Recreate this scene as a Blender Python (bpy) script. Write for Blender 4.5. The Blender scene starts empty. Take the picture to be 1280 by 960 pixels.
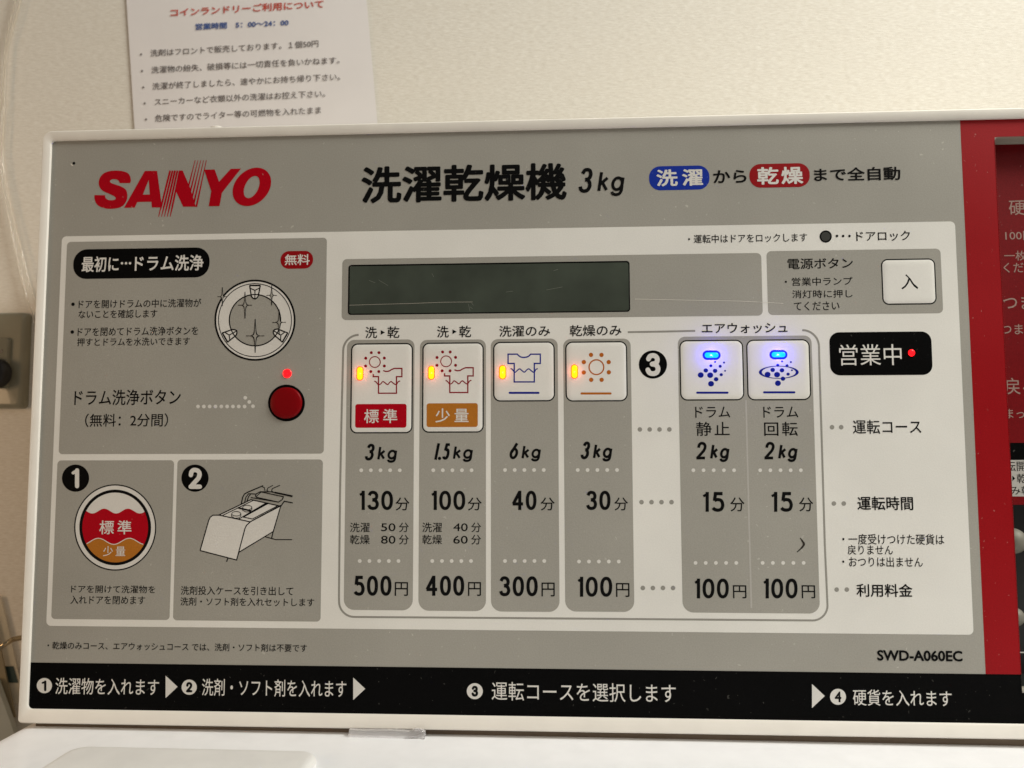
import bpy, bmesh, math, random
from mathutils import Vector, Matrix
from mathutils.geometry import tessellate_polygon
random.seed(7)
S = bpy.context.scene
C = S.collection
# ------------------------------------------------------------------ camera (measured from the panel's vanishing points)
F = 994.0                                   # focal length in photo pixels (1280 wide)
X = Vector((18940.0, -125.0, -F)).normalized()
Z = Vector((-35.0, -13215.0, F)); Z = (Z - X * Z.dot(X)).normalized()
Y = Z.cross(X)
Rt = Matrix((X, Y, Z))                      # camera (x right, y down, z forward) -> world
CAM_D = 0.395
CAM = -(Rt @ (Vector((0.0, 20.0, F)).normalized() * CAM_D))
cam = bpy.data.objects.new('camera', bpy.data.cameras.new('camera'))
C.objects.link(cam); S.camera = cam
M4 = Matrix((Rt @ Vector((1, 0, 0)), Rt @ Vector((0, -1, 0)), Rt @ Vector((0, 0, -1)))).transposed().to_4x4()
cam.matrix_world = Matrix.Translation(CAM) @ M4
cam.data.sensor_width = 36.0; cam.data.lens = F / 1280 * 36.0
cam.data.clip_start = 0.01; cam.data.clip_end = 20
cam.data.dof.use_dof = True; cam.data.dof.focus_distance = 0.392; cam.data.dof.aperture_fstop = 10.0
# ------------------------------------------------------------------ light: warm ceiling lamp up to the right, soft room light
w = bpy.data.worlds.new('World'); S.world = w; w.use_nodes = True
w.node_tree.nodes['Background'].inputs[0].default_value = (1.0, 0.93, 0.84, 1)
w.node_tree.nodes['Background'].inputs[1].default_value = 0.13
def area(name, loc, target, sx, sy, power, col):
    l = bpy.data.lights.new(name, 'AREA'); l.shape = 'RECTANGLE'; l.size = sx; l.size_y = sy
    l.energy = power; l.color = col
    o = bpy.data.objects.new(name, l); C.objects.link(o); o.location = loc
    o.rotation_euler = (Vector(target) - Vector(loc)).to_track_quat('-Z', 'Y').to_euler()
    return o
area('ceiling_lamp', (0.87, -0.37, 0.90), (0.25, 0.02, 0.0), 0.5, 0.3, 18.2, (1.0, 0.985, 0.91))
area('room_lamp', (1.3, -1.7, 1.3), (0.0, 0.0, 0.0), 1.0, 1.0, 6.0, (1.0, 0.94, 0.83))
area('warm_corridor_lamp', (-0.70, -0.30, 0.02), (-0.29, 0.12, -0.08), 0.2, 0.2, 0.85, (1.0, 0.66, 0.38))
vs = S.view_settings; vs.view_transform = 'Standard'; vs.look = 'None'; vs.exposure = 0.0; vs.gamma = 1.0
vs.use_curve_mapping = False
S.cycles.use_denoising = True
S.cycles.max_bounces = 8; S.cycles.light_threshold = 0.0

# ------------------------------------------------------------------ measuring helpers
def P(px, py, y=0.0):
    d = Rt @ Vector((px - 640.0, py - 480.0, F))
    return CAM + d * ((y - CAM.y) / d.y)
def proj(p):
    q = Rt.transposed() @ (p - CAM)
    return 640 + F * q.x / q.z, 480 + F * q.y / q.z
L = 0.00003                                 # one printed layer
def tag(o, label=None, cat=None, group=None, kind=None):
    for k, v in (('label', label), ('category', cat), ('group', group), ('kind', kind)):
        if v: o[k] = v
    return o
def empty(name, loc):
    o = bpy.data.objects.new(name, None); C.objects.link(o); o.location = loc; o.empty_display_size = 0.02
    return o
def link(name, verts, faces, mat, parent=None, smooth=False):
    verts = [Vector(v) for v in verts]
    n = len(verts)
    org = sum(verts, Vector()) / n
    me = bpy.data.meshes.new(name); me.from_pydata([v - org for v in verts], [], faces)
    me.materials.append(mat)
    if smooth: me.polygons.foreach_set('use_smooth', [True] * len(me.polygons))
    me.update()
    o = bpy.data.objects.new(name, me); C.objects.link(o)
    wl = org
    if parent:
        o.parent = parent
        pw = Vector(); q = parent
        while q: pw += q.location; q = q.parent
        wl = org - pw
    o.location = wl
    return o

# ------------------------------------------------------------------ materials
def newmat(name):
    m = bpy.data.materials.new(name); m.use_nodes = True
    nt = m.node_tree; b = nt.nodes['Principled BSDF']
    return m, nt, b
def noise(nt, scale, detail=2, rough=0.5, vec=None, mapscale=None):
    tc = nt.nodes.new('ShaderNodeNewGeometry')
    src = tc.outputs['Position']
    if mapscale:
        mp = nt.nodes.new('ShaderNodeVectorMath'); mp.operation = 'MULTIPLY'
        mp.inputs[1].default_value = mapscale; nt.links.new(src, mp.inputs[0]); src = mp.outputs[0]
    n = nt.nodes.new('ShaderNodeTexNoise'); n.inputs['Scale'].default_value = scale
    n.inputs['Detail'].default_value = detail; n.inputs['Roughness'].default_value = rough
    nt.links.new(src, n.inputs['Vector'])
    return n
def ramp(nt, src, lo, hi, a, b):
    r = nt.nodes.new('ShaderNodeMapRange'); r.inputs[1].default_value = lo; r.inputs[2].default_value = hi
    r.inputs[3].default_value = a; r.inputs[4].default_value = b; nt.links.new(src, r.inputs[0])
    return r.outputs[0]
def mixc(nt, fac, a, b, mode='MIX'):
    m = nt.nodes.new('ShaderNodeMix'); m.data_type = 'RGBA'; m.blend_type = mode
    for i, v in ((0, fac), (6, a), (7, b)):
        if hasattr(v, 'is_linked'): nt.links.new(v, m.inputs[i])
        else: m.inputs[i].default_value = v if i == 0 else (*v, 1)
    return m.outputs[2]
def math_(nt, op, a, b):
    m = nt.nodes.new('ShaderNodeMath'); m.operation = op
    for i, v in enumerate((a, b)):
        if hasattr(v, 'is_linked'): nt.links.new(v, m.inputs[i])
        else: m.inputs[i].default_value = v
    return m.outputs[0]
def film(name, col, rough=0.42, speck=1.0, grain=0.06, spec=0.12):
    """ink printed under a matt film, with fine grain, faint smears and dust specks"""
    m, nt, b = newmat(name)
    g = noise(nt, 1500, 2, 0.6)
    big = noise(nt, 14, 3, 0.55)
    f1 = ramp(nt, g.outputs[0], 0.3, 0.7, 1 - grain, 1 + grain)
    f2 = ramp(nt, big.outputs[0], 0.3, 0.7, 0.95, 1.05)
    f = math_(nt, 'MULTIPLY', f1, f2)
    cc = nt.nodes.new('ShaderNodeCombineColor')
    for i in range(3): nt.links.new(f, cc.inputs[i])
    colr = mixc(nt, 1.0, col, cc.outputs[0], 'MULTIPLY')
    # dust specks: thresholded voronoi cells, only in some patches
    geo = nt.nodes.new('ShaderNodeNewGeometry')
    wv = noise(nt, 300, 1)
    mx = nt.nodes.new('ShaderNodeVectorMath'); mx.operation = 'MULTIPLY_ADD'
    nt.links.new(wv.outputs[1], mx.inputs[0]); mx.inputs[1].default_value = (0.004,) * 3
    nt.links.new(geo.outputs['Position'], mx.inputs[2])
    v = nt.nodes.new('ShaderNodeTexVoronoi'); v.inputs['Scale'].default_value = 190
    v.voronoi_dimensions = '2D'
    sx = nt.nodes.new('ShaderNodeSeparateXYZ'); cx = nt.nodes.new('ShaderNodeCombineXYZ')
    nt.links.new(mx.outputs[0], sx.inputs[0]); nt.links.new(sx.outputs[0], cx.inputs[0]); nt.links.new(sx.outputs[2], cx.inputs[1])
    nt.links.new(cx.outputs[0], v.inputs['Vector'])
    sep = nt.nodes.new('ShaderNodeSeparateColor'); nt.links.new(v.outputs['Color'], sep.inputs[0])
    rad = ramp(nt, sep.outputs[0], 0.60, 1.0, 0.0, 0.075)
    d = math_(nt, 'LESS_THAN', v.outputs['Distance'], rad)
    patch = ramp(nt, noise(nt, 28, 2).outputs[0], 0.45, 0.75, 0.03, 0.45 * speck)
    sf = math_(nt, 'MULTIPLY', d, patch)
    colr = mixc(nt, sf, colr, (0.78, 0.74, 0.66))
    nt.links.new(colr, b.inputs['Base Color'])
    rr = ramp(nt, big.outputs[0], 0.3, 0.7, rough - 0.05, rough + 0.08)
    nt.links.new(rr, b.inputs['Roughness'])
    b.inputs['Specular IOR Level'].default_value = spec
    bp = nt.nodes.new('ShaderNodeBump'); bp.inputs['Strength'].default_value = 0.12; bp.inputs['Distance'].default_value = 0.0004
    nt.links.new(g.outputs[0], bp.inputs['Height']); nt.links.new(bp.outputs[0], b.inputs['Normal'])
    return m
def plain(name, col, rough=0.5, metal=0.0, spec=0.5, var=0.04, vs_=60, bump=0.0, bs=900, trans=0.0, alpha=1.0, ior=1.45, coat=0.0):
    m, nt, b = newmat(name)
    n = noise(nt, vs_, 3)
    f = ramp(nt, n.outputs[0], 0.3, 0.7, 1 - var, 1 + var)
    cc = nt.nodes.new('ShaderNodeCombineColor')
    for i in range(3): nt.links.new(f, cc.inputs[i])
    nt.links.new(mixc(nt, 1.0, col, cc.outputs[0], 'MULTIPLY'), b.inputs['Base Color'])
    b.inputs['Roughness'].default_value = rough; b.inputs['Metallic'].default_value = metal
    b.inputs['Specular IOR Level'].default_value = spec
    b.inputs['Transmission Weight'].default_value = trans; b.inputs['Alpha'].default_value = alpha; b.inputs['IOR'].default_value = ior
    b.inputs['Coat Weight'].default_value = coat
    if bump:
        g = noise(nt, bs, 2)
        bp = nt.nodes.new('ShaderNodeBump'); bp.inputs['Strength'].default_value = bump; bp.inputs['Distance'].default_value = 0.0004
        nt.links.new(g.outputs[0], bp.inputs['Height']); nt.links.new(bp.outputs[0], b.inputs['Normal'])
    return m
def glow(name, col, strength):
    m, nt, b = newmat(name)
    b.inputs['Base Color'].default_value = (*[min(1, c) * 0.5 for c in col], 1)
    b.inputs['Emission Color'].default_value = (*col, 1); b.inputs['Emission Strength'].default_value = strength
    b.inputs['Roughness'].default_value = 0.3
    return m
GREY = film('grey_ink', (0.333, 0.320, 0.284))
LINE = film('line_grey_ink', (0.28, 0.27, 0.24), speck=0.3)
WHITE = film('white_ink', (0.725, 0.71, 0.665), grain=0.03, speck=0.6)
BLACK = film('black_ink', (0.0030, 0.0030, 0.0030), speck=0.2, grain=0.3, spec=0.03)
INK = film('lettering_black', (0.005, 0.005, 0.005), speck=0.15, spec=0.05)
WINK = film('lettering_white', (0.66, 0.64, 0.60), grain=0.03, speck=0.3)
WINKD = film('lettering_dim_white', (0.42, 0.40, 0.37), grain=0.03, speck=0.3)
RED = film('red_ink', (0.27, 0.004, 0.007), speck=0.5, grain=0.1)
LOGO = film('logo_red', (0.40, 0.002, 0.010), speck=0.5, spec=0.06)
DRED = film('icon_red', (0.24, 0.003, 0.012), speck=0.1)
ORANGE = film('orange_ink', (0.42, 0.150, 0.018), speck=0.3)
DORANGE = film('icon_orange', (0.42, 0.115, 0.012), speck=0.1)
BLUE = film('blue_ink', (0.008, 0.030, 0.30), speck=0.3)
NAVY = film('icon_blue', (0.003, 0.010, 0.22), speck=0.1)
KEY = film('key_white', (0.74, 0.725, 0.68), grain=0.015, speck=0.1, rough=0.36)
HOUSE = plain('housing_plastic', (0.83, 0.79, 0.72), rough=0.33, bump=0.15, bs=1400, var=0.03)
BODY = plain('body_enamel', (0.92, 0.925, 0.94), rough=0.30, bump=0.12, bs=260, var=0.025, vs_=90)
GLASS = None

# ------------------------------------------------------------------ flat print builder (pixel tracing of marks that lie on the panel)
class Ink:
    def __init__(s, layer=1.0, f=None, y=0.0):
        s.v = []; s.fc = []; s.y = y - layer * L; s.k = 0; s.f = f or (lambda x, y: (x, y))
    def _p(s, x, y):
        px, py = s.f(x, y); return P(px, py, s.y - s.k * 0.0000025)
    def poly(s, pts, holes=()):
        loops = [[s._p(*p) for p in pts]] + [[s._p(*p) for p in h] for h in holes]
        tri = tessellate_polygon([[Vector((q.x, q.z, 0)) for q in l] for l in loops])
        b = len(s.v)
        for l in loops: s.v += l
        for t in tri:
            a, c, d = [s.v[b + i] for i in t]
            if (c - a).cross(d - a).y > 0: t = (t[0], t[2], t[1])
            s.fc.append(tuple(b + i for i in t))
        s.k += 1; return s
    def strip(s, A, B, closed=False):
        b = len(s.v); n = len(A)
        s.v += [s._p(*p) for p in A] + [s._p(*p) for p in B]
        for i in range(n if closed else n - 1):
            j = (i + 1) % n
            q = (b + i, b + j, b + n + j, b + n + i)
            a, c, d = s.v[q[0]], s.v[q[1]], s.v[q[2]]
            if (c - a).cross(d - a).y > 0: q = q[::-1]
            s.fc.append(q)
        s.k += 1; return s
    def ring(s, cx, cy, r, wd, ry=None, n=72):
        ry = ry or r
        a = [2 * math.pi * i / n for i in range(n)]
        return s.strip([(cx + (r + wd / 2) * math.cos(t), cy + (ry + wd / 2) * math.sin(t)) for t in a],
                       [(cx + (r - wd / 2) * math.cos(t), cy + (ry - wd / 2) * math.sin(t)) for t in a], True)
    def disc(s, cx, cy, r, ry=None, n=32):
        ry = ry or r
        return s.poly([(cx + r * math.cos(2 * math.pi * i / n), cy + ry * math.sin(2 * math.pi * i / n)) for i in range(n)])
    def line(s, pts, wd, closed=False, caps=False):
        pts = [Vector(p) for p in pts]; n = len(pts); A = []; B = []
        wds = wd if isinstance(wd, (list, tuple)) else [wd] * n
        for i, p in enumerate(pts):
            a = pts[i - 1] if (i > 0 or closed) else None
            c = pts[(i + 1) % n] if (i < n - 1 or closed) else None
            d1 = (p - a).normalized() if a is not None else (c - p).normalized()
            d2 = (c - p).normalized() if c is not None else d1
            n1 = Vector((-d1.y, d1.x)); n2 = Vector((-d2.y, d2.x)); m = (n1 + n2)
            m = m.normalized() if m.length > 1e-6 else n1
            k = 1 / max(0.45, m.dot(n1))
            A.append(tuple(p + m * wds[i] / 2 * k)); B.append(tuple(p - m * wds[i] / 2 * k))
        s.strip(A, B, closed)
        if caps and not closed:
            s.disc(pts[0].x, pts[0].y, wds[0] / 2, n=12); s.disc(pts[-1].x, pts[-1].y, wds[-1] / 2, n=12)
        return s
    def build(s, name, mat, parent):
        return link(name, s.v, s.fc, mat, parent)

def smooth(pts, n=6, closed=False):
    pts = [Vector(p) for p in pts]; out = []; N = len(pts)
    rng = range(N if closed else N - 1)
    for i in rng:
        p0 = pts[i - 1] if (i > 0 or closed) else pts[i]
        p1 = pts[i]; p2 = pts[(i + 1) % N]
        p3 = pts[(i + 2) % N] if (i + 2 < N or closed) else p2
        for k in range(n):
            t = k / n
            out.append(tuple(0.5 * ((2 * p1) + (p2 - p0) * t + (2 * p0 - 5 * p1 + 4 * p2 - p3) * t * t + (-p0 + 3 * p1 - 3 * p2 + p3) * t ** 3)))
    if not closed: out.append(tuple(pts[-1]))
    return out

def rr_pts(x0, x1, z0, z1, r, n=8, rs=None):
    rs = rs or (r, r, r, r)                    # top-right, top-left, bottom-left, bottom-right
    out = []
    for (cx, cz, a0, r_) in ((x1 - rs[0], z1 - rs[0], 0, rs[0]), (x0 + rs[1], z1 - rs[1], 90, rs[1]),
                             (x0 + rs[2], z0 + rs[2], 180, rs[2]), (x1 - rs[3], z0 + rs[3], 270, rs[3])):
        for i in range(n + 1):
            a = math.radians(a0 + 90 * i / n); out.append((cx + r_ * math.cos(a), cz + r_ * math.sin(a)))
    return out
PX = 0.395 / F                                 # metres per photo pixel on the panel
def box_px(tl, br, y=0.0):
    a, b = P(*tl, y), P(*br, y); return a.x, b.x, b.z, a.z
def rrect(name, tl, br, r, mat, parent, layer=1, wd=None, rs=None, n=8):
    """rounded rectangle of print, filled or as a line of width wd (pixels)"""
    x0, x1, z0, z1 = box_px(tl, br); y = -layer * L; rp = r * PX
    if rs: rs = tuple(q * PX for q in rs)
    o = rr_pts(x0, x1, z0, z1, rp, n, rs)
    if wd is None:
        return link(name, [(a, y, b) for a, b in o], [tuple(range(len(o)))], mat, parent)
    h = wd * PX
    i_ = rr_pts(x0 + h, x1 - h, z0 + h, z1 - h, max(rp - h, 1e-5), n)
    N = len(o); v = [(a, y, b) for a, b in o] + [(a, y, b) for a, b in i_]
    return link(name, v, [(k, (k + 1) % N, N + (k + 1) % N, N + k) for k in range(N)], mat, parent)
def raised(name, tl, br, r, prof, mat, parent, y0=0.0, rs=None, n=8, cap=True, smooth_=True):
    """rounded rectangle built up from loops (inset px, height m)"""
    x0, x1, z0, z1 = box_px(tl, br); v = []; f = []; N = 4 * (n + 1)
    for (ins, h) in prof:
        d = ins * PX; rp = [max(q * PX - d, 1e-5) for q in (rs or (r,) * 4)]
        v += [(a, y0 - h, b) for a, b in rr_pts(x0 + d, x1 - d, z0 + d, z1 - d, 0, n, rp)]
    for l in range(len(prof) - 1):
        for k in range(N):
            f.append((l * N + k, l * N + (k + 1) % N, (l + 1) * N + (k + 1) % N, (l + 1) * N + k))
    if cap: f.append(tuple((len(prof) - 1) * N + k for k in range(N)))
    return link(name, v, f, mat, parent, smooth_)

# ------------------------------------------------------------------ lettering
_cache = {}
def glyphs(txt, bold, shear, space=1.0):
    key = (txt, shear, space)
    if key in _cache: return _cache[key]
    cu = bpy.data.curves.new('t', 'FONT'); cu.body = txt; cu.shear = shear; cu.resolution_u = 3
    cu.space_character = space
    o = bpy.data.objects.new('t', cu); C.objects.link(o)
    bpy.context.view_layer.update()
    dg = bpy.context.evaluated_depsgraph_get()
    me = bpy.data.meshes.new_from_object(o.evaluated_get(dg))
    vs_ = [(v.co.x, v.co.y) for v in me.vertices]; fs = [tuple(p.vertices) for p in me.polygons]
    bpy.data.objects.remove(o); bpy.data.curves.remove(cu); bpy.data.meshes.remove(me)
    _cache[key] = (vs_, fs)
    return _cache[key]
def text(txt, x0, y0, x1, y1, mat, parent, bold=0.005, shear=0.0, layer=4, y=0.0, name='lettering', space=1.0, tilt=None, f=None):
    """set a line of lettering so that its ink fills the box (x0,y0)-(x1,y1) given in photo pixels;
       with tilt the box is (left-mid x, left-mid y, right-mid x, right-mid y) and tilt is the height"""
    vs_, fs = glyphs(txt, bold, shear, space)
    ax = min(v[0] for v in vs_); bx = max(v[0] for v in vs_); ay = min(v[1] for v in vs_); by = max(v[1] for v in vs_)
    yy = y - layer * L
    if tilt:
        a = P(x0, y0, yy); U = P(x1, y1, yy) - a
        V = Vector((-U.z, 0, U.x)).normalized() * (tilt * PX * (yy - CAM.y) / 0.39)
        O = a - V / 2
    else:
        if f: (x0, y0), (x1, y1) = f(x0, y0), f(x1, y1)
        xm = (x0 + x1) / 2; ym = (y0 + y1) / 2
        c = P(xm, ym, yy); q = proj(c + Vector((0.01, 0, 0))); q0 = proj(c)
        sl = abs((q[1] - q0[1]) / (q[0] - q0[0]))
        h = max((y1 - y0) - sl * (x1 - x0), 0.5 * (y1 - y0))
        wd = P(x1, ym, yy).x - P(x0, ym, yy).x
        ht = P(xm, ym - h / 2, yy).z - P(xm, ym + h / 2, yy).z
        U = Vector((wd, 0, 0)); V = Vector((0, 0, ht)); O = c - U / 2 - V / 2
    if bold > 0:                              # heavier face: the outline swept round a small circle
        k_ = 8 if bold > 0.012 else 4; n_ = len(vs_)
        shifts = [(0, 0)] + [(bold * math.cos(2 * math.pi * (i + .5) / k_), bold * math.sin(2 * math.pi * (i + .5) / k_)) for i in range(k_)]
        ax -= bold; bx += bold; ay -= bold; by += bold
        fs = [tuple(i + n_ * c_ for i in t) for c_ in range(k_ + 1) for t in fs]
        vs_ = [(p[0] + sx, p[1] + sy, c_) for c_, (sx, sy) in enumerate(shifts) for p in vs_]
    else: vs_ = [(p[0], p[1], 0) for p in vs_]
    v = [O + U * ((p[0] - ax) / (bx - ax)) + V * ((p[1] - ay) / (by - ay)) + Vector((0, -0.000002 * p[2], 0)) for p in vs_]
    ff = []
    for t in fs:
        a, b_, d = v[t[0]], v[t[1]], v[t[2]]
        ff.append(t[::-1] if (b_ - a).cross(d - a).y > 0 else t)
    return link(name, v, ff, mat, parent)
DW = {'1': .27, '.': .16, 'k': .52, 'g': .60}
def num(t, x0, y0, x1, y1, mat, parent, f=None, sw=.165, shear=0.0, layer=4, caps=False, name='lettering', gap=.11):
    q = Ink(layer, f); h = y1 - y0
    ws = [DW.get(c_, .60 if c_ == '4' else .54) for c_ in t]
    tot = sum(ws) + gap * (len(t) - 1); k = (x1 - x0 - shear * h) / (tot * h); x = x0; W_ = sw * h
    for c_, w_ in zip(t, ws):
        gw = w_ * h * k; e = W_ / 2
        def m(u, v): 
            yy = y0 + e + v * (h - W_); return (x + e + u * (gw - W_) + shear * (y1 - yy), yy)
        S_ = lambda pts, n=4: smooth([m(*p) for p in pts], n)
        def ln(pts): q.line(pts, W_, caps=caps)
        if c_ == '0':
            pp = []
            for i in range(40):
                a = 2 * math.pi * i / 40; cc, ss = math.cos(a), math.sin(a)
                pp.append(m(.5 + .5 * math.copysign(abs(cc) ** .88, cc), .5 + .5 * math.copysign(abs(ss) ** .88, ss)))
            q.line(pp, W_, closed=True)
        elif c_ == '1':
            X1 = x + gw - e
            a, b = m(1, -e / (h - W_)), m(1, 1 + e / (h - W_)) if not caps else m(1, 1)
            if caps: a = m(1, 0)
            q.line([a, b], W_, caps=caps)
            q.line([m(1, .04), m(-.25 if not caps else 0, .16)], [W_ * .9, W_ * .75], caps=caps)
        elif c_ == '2':
            ln(S_([(.02, .30), (.10, .10), (.30, .01), (.5, 0), (.76, .04), (.95, .17), (.96, .33), (.84, .50)]) + [m(.0, 1)]); ln([m(-.15 if not caps else 0, 1), m(1.12 if not caps else 1, 1)])
        elif c_ == '3':
            ln(S_([(.06, .19), (.22, .04), (.5, 0), (.80, .06), (.93, .24), (.80, .41), (.42, .47)]))
            ln(S_([(.42, .47), (.82, .53), (1, .74), (.85, .94), (.5, 1), (.16, .95), (.0, .79)]))
        elif c_ == '4':
            d_ = e / (h - W_); ln([m(.74, -d_), m(.74, 1 + d_)]); ln([m(.70, .0), m(0, .72)]); ln([m(-.08, .72), m(1.12, .72)])
        elif c_ == '5':
            ln([m(.98, 0), m(.24, 0), m(.14, .44)]); ln(S_([(.14, .43), (.42, .36), (.82, .42), (1, .68), (.86, .93), (.5, 1), (.16, .96), (-.02, .86)]))
        elif c_ == '6':
            ln([m(.72, -.06), m(.30, .36), m(.06, .60)]) 
            q.line([m(.5 + .5 * math.cos(2 * math.pi * i / 32), .68 + .32 * math.sin(2 * math.pi * i / 32)) for i in range(32)], W_, closed=True)
        elif c_ == 'k':
            d_ = e / (h - W_); ln([m(0, -d_), m(0, .75 + d_)]); ln([m(.88, .20), m(.06, .50)]); ln([m(.30, .42), m(.98, .78)])
        elif c_ == 'g':
            q.line([m(.5 + .5 * math.cos(2 * math.pi * i / 32), .48 + .28 * math.sin(2 * math.pi * i / 32)) for i in range(32)], W_, closed=True)
            ln([m(1, .18)] + S_([(1, .5), (1, .80), (.86, .95), (.5, 1), (.16, .96), (.02, .86)]))
        elif c_ == '.':
            px_, py_ = m(.5, 1); q.disc(px_, py_, W_ * .62, n=14)
        x += gw + gap * h * k
    return q.build(name, mat, parent)
def crop(ox, oy, s): return lambda x, y: (ox + x / s, oy + y / s)

def tube(name, pts, r, mat, parent=None, n=10, sub=6):
    pts = smooth(pts, sub) if sub else pts
    pts = [Vector(p) for p in pts]; v = []; f = []
    for i, p in enumerate(pts):
        t = (pts[min(i + 1, len(pts) - 1)] - pts[max(i - 1, 0)]).normalized()
        a = t.cross(Vector((0.3, 1, 0.1))).normalized(); b = t.cross(a)
        v += [p + (a * math.cos(2 * math.pi * k / n) + b * math.sin(2 * math.pi * k / n)) * r for k in range(n)]
    for i in range(len(pts) - 1):
        for k in range(n):
            f.append((i * n + k, i * n + (k + 1) % n, (i + 1) * n + (k + 1) % n, (i + 1) * n + k))
    f.append(tuple(range(n))[::-1]); f.append(tuple((len(pts) - 1) * n + k for k in range(n)))
    return link(name, v, f, mat, parent, True)
# smooth() works on 2-D and 3-D vectors alike

# =================================================================== WALL
WY = 0.125                                     # wall plane behind the machine
def wall():
    m, nt, b = newmat('woven_wallpaper')
    fib = noise(nt, 1.0, 3, 0.6, mapscale=(230, 1, 1350))
    lump = noise(nt, 1.0, 2, 0.5, mapscale=(160, 1, 260))
    stain = noise(nt, 5, 3, 0.5)
    c1 = mixc(nt, ramp(nt, fib.outputs[0], 0.3, 0.7, 0, 1), (0.68, 0.635, 0.55), (0.82, 0.79, 0.72))
    c2 = mixc(nt, ramp(nt, stain.outputs[0], 0.35, 0.7, 0, 0.25), c1, (0.72, 0.67, 0.57))
    nt.links.new(c2, b.inputs['Base Color']); b.inputs['Roughness'].default_value = 0.85
    b.inputs['Specular IOR Level'].default_value = 0.2
    h = math_(nt, 'ADD', fib.outputs[0], math_(nt, 'MULTIPLY', lump.outputs[0], 0.7))
    bp = nt.nodes.new('ShaderNodeBump'); bp.inputs['Strength'].default_value = 0.28; bp.inputs['Distance'].default_value = 0.0006
    nt.links.new(h, bp.inputs['Height']); nt.links.new(bp.outputs[0], b.inputs['Normal'])
    o = link('wall', [(-1.5, WY, -1.2), (1.5, WY, -1.2), (1.5, WY, 1.5), (-1.5, WY, 1.5),
                      (-1.5, WY + .1, -1.2), (1.5, WY + .1, -1.2), (1.5, WY + .1, 1.5), (-1.5, WY + .1, 1.5)],
             [(0, 1, 2, 3), (7, 6, 5, 4), (0, 4, 5, 1), (1, 5, 6, 2), (2, 6, 7, 3), (3, 7, 4, 0)], m)
    tag(o, 'beige woven wallpaper on the wall behind the machine', 'wall', kind='structure')
wall()

# =================================================================== COIN WASHER DRYER
machine = empty('coin_washer_dryer', (0, 0.05, -0.17))
tag(machine, 'white coin-operated washer dryer with grey and red Japanese control panel', 'washing machine')

# housing: sides and rounded bezel round the sheet
def housing():
    x0, x1, z0, z1 = box_px((53.5, 163.5), (1280, 925.3)); x1 = P(1570, 500).x
    xi0, _, zi0, zi1 = box_px((65.5, 176.8), (1232, 904)); xi1 = x1 - 0.005
    f = 0.0014; n = 8; v = []; fc = []; N = 4 * (n + 1)
    loops = [(0, 0.10), (0, 0.0018), (0.00015, 0.0006), (0.0005, -0.0004), (0.0013, -f), ]
    for ins, y in loops:
        rs = [max(0.0056 - ins, 1e-4)] * 2 + [max(0.0026 - ins, 1e-4)] * 2
        v += [(a, y, b) for a, b in rr_pts(x0 + ins, x1 - ins, z0 + ins, z1 - ins, 0, n, rs)]
    for ins, y in ((-0.0003, -f), (0, -f + 0.0003), (0, 0.0005)):
        v += [(a, y, b) for a, b in rr_pts(xi0 + ins, xi1 - ins, zi0 + ins, zi1 - ins, 0, n, [0.0022] * 4)]
    for l in range(7):
        for k in range(N): fc.append((l * N + k, l * N + (k + 1) % N, (l + 1) * N + (k + 1) % N, (l + 1) * N + k))
    fc.append(tuple(range(N))[::-1])
    o = link('bezel', v, fc, HOUSE, machine, True)
    m = o.modifiers.new('e', 'EDGE_SPLIT'); m.split_angle = math.radians(50)
    # little moulded tab on the top edge
    a = P(268, 158.5)
    bm = bmesh.new(); bmesh.ops.create_icosphere(bm, subdivisions=3, radius=1)
    vv = [(a.x + p.co.x * 0.0040, 0.004 + p.co.y * 0.004, a.z + p.co.z * 0.0016) for p in bm.verts]
    ff = [tuple(q.index for q in p.verts) for p in bm.faces]; bm.free()
    link('moulded_tab', vv, ff, HOUSE, o, True)
    return (xi0, xi1, zi0, zi1)
XI0, XI1, ZI0, ZI1 = housing()
# coin recess opening
RX0 = P(1243.5, 175).x; RX1 = P(1470, 500).x; RZ1 = P(1250, 171.5).z; RZ0 = P(1272, 866).z
def hole_sheet(name, mat, x0, x1, z0, z1, y, parent, rsout=None, hole=None, hr=0.002):
    out = rr_pts(x0, x1, z0, z1, 0, 6, rsout or [1e-4] * 4)
    hl = rr_pts(*hole, hr, 6) if hole else None
    loops = [[Vector((a, b, 0)) for a, b in out]] + ([[Vector((a, b, 0)) for a, b in hl]] if hl else [])
    tri = tessellate_polygon(loops); v = [(p.x, y, p.y) for l in loops for p in l]; fc = []
    for t in tri:
        a, c, d = [Vector(v[i]) for i in t]
        fc.append((t[0], t[2], t[1]) if (c - a).cross(d - a).y > 0 else t)
    return link(name, v, fc, mat, parent)
BX = P(1200, 150).x; BZ = P(38, 828).z
sheet = hole_sheet('face_sheet', GREY, XI0, XI1, ZI0, ZI1, 0.0, machine, [0.0022] * 4, (RX0, RX1, RZ0, RZ1))
XI0 += 2e-5; ZI1 -= 2e-5; ZI0 += 2e-5
hole_sheet('red_band', RED, BX, XI1, BZ, ZI1, -L, sheet, None, (RX0, RX1, BZ + 1e-5, RZ1)) if False else None
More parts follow.
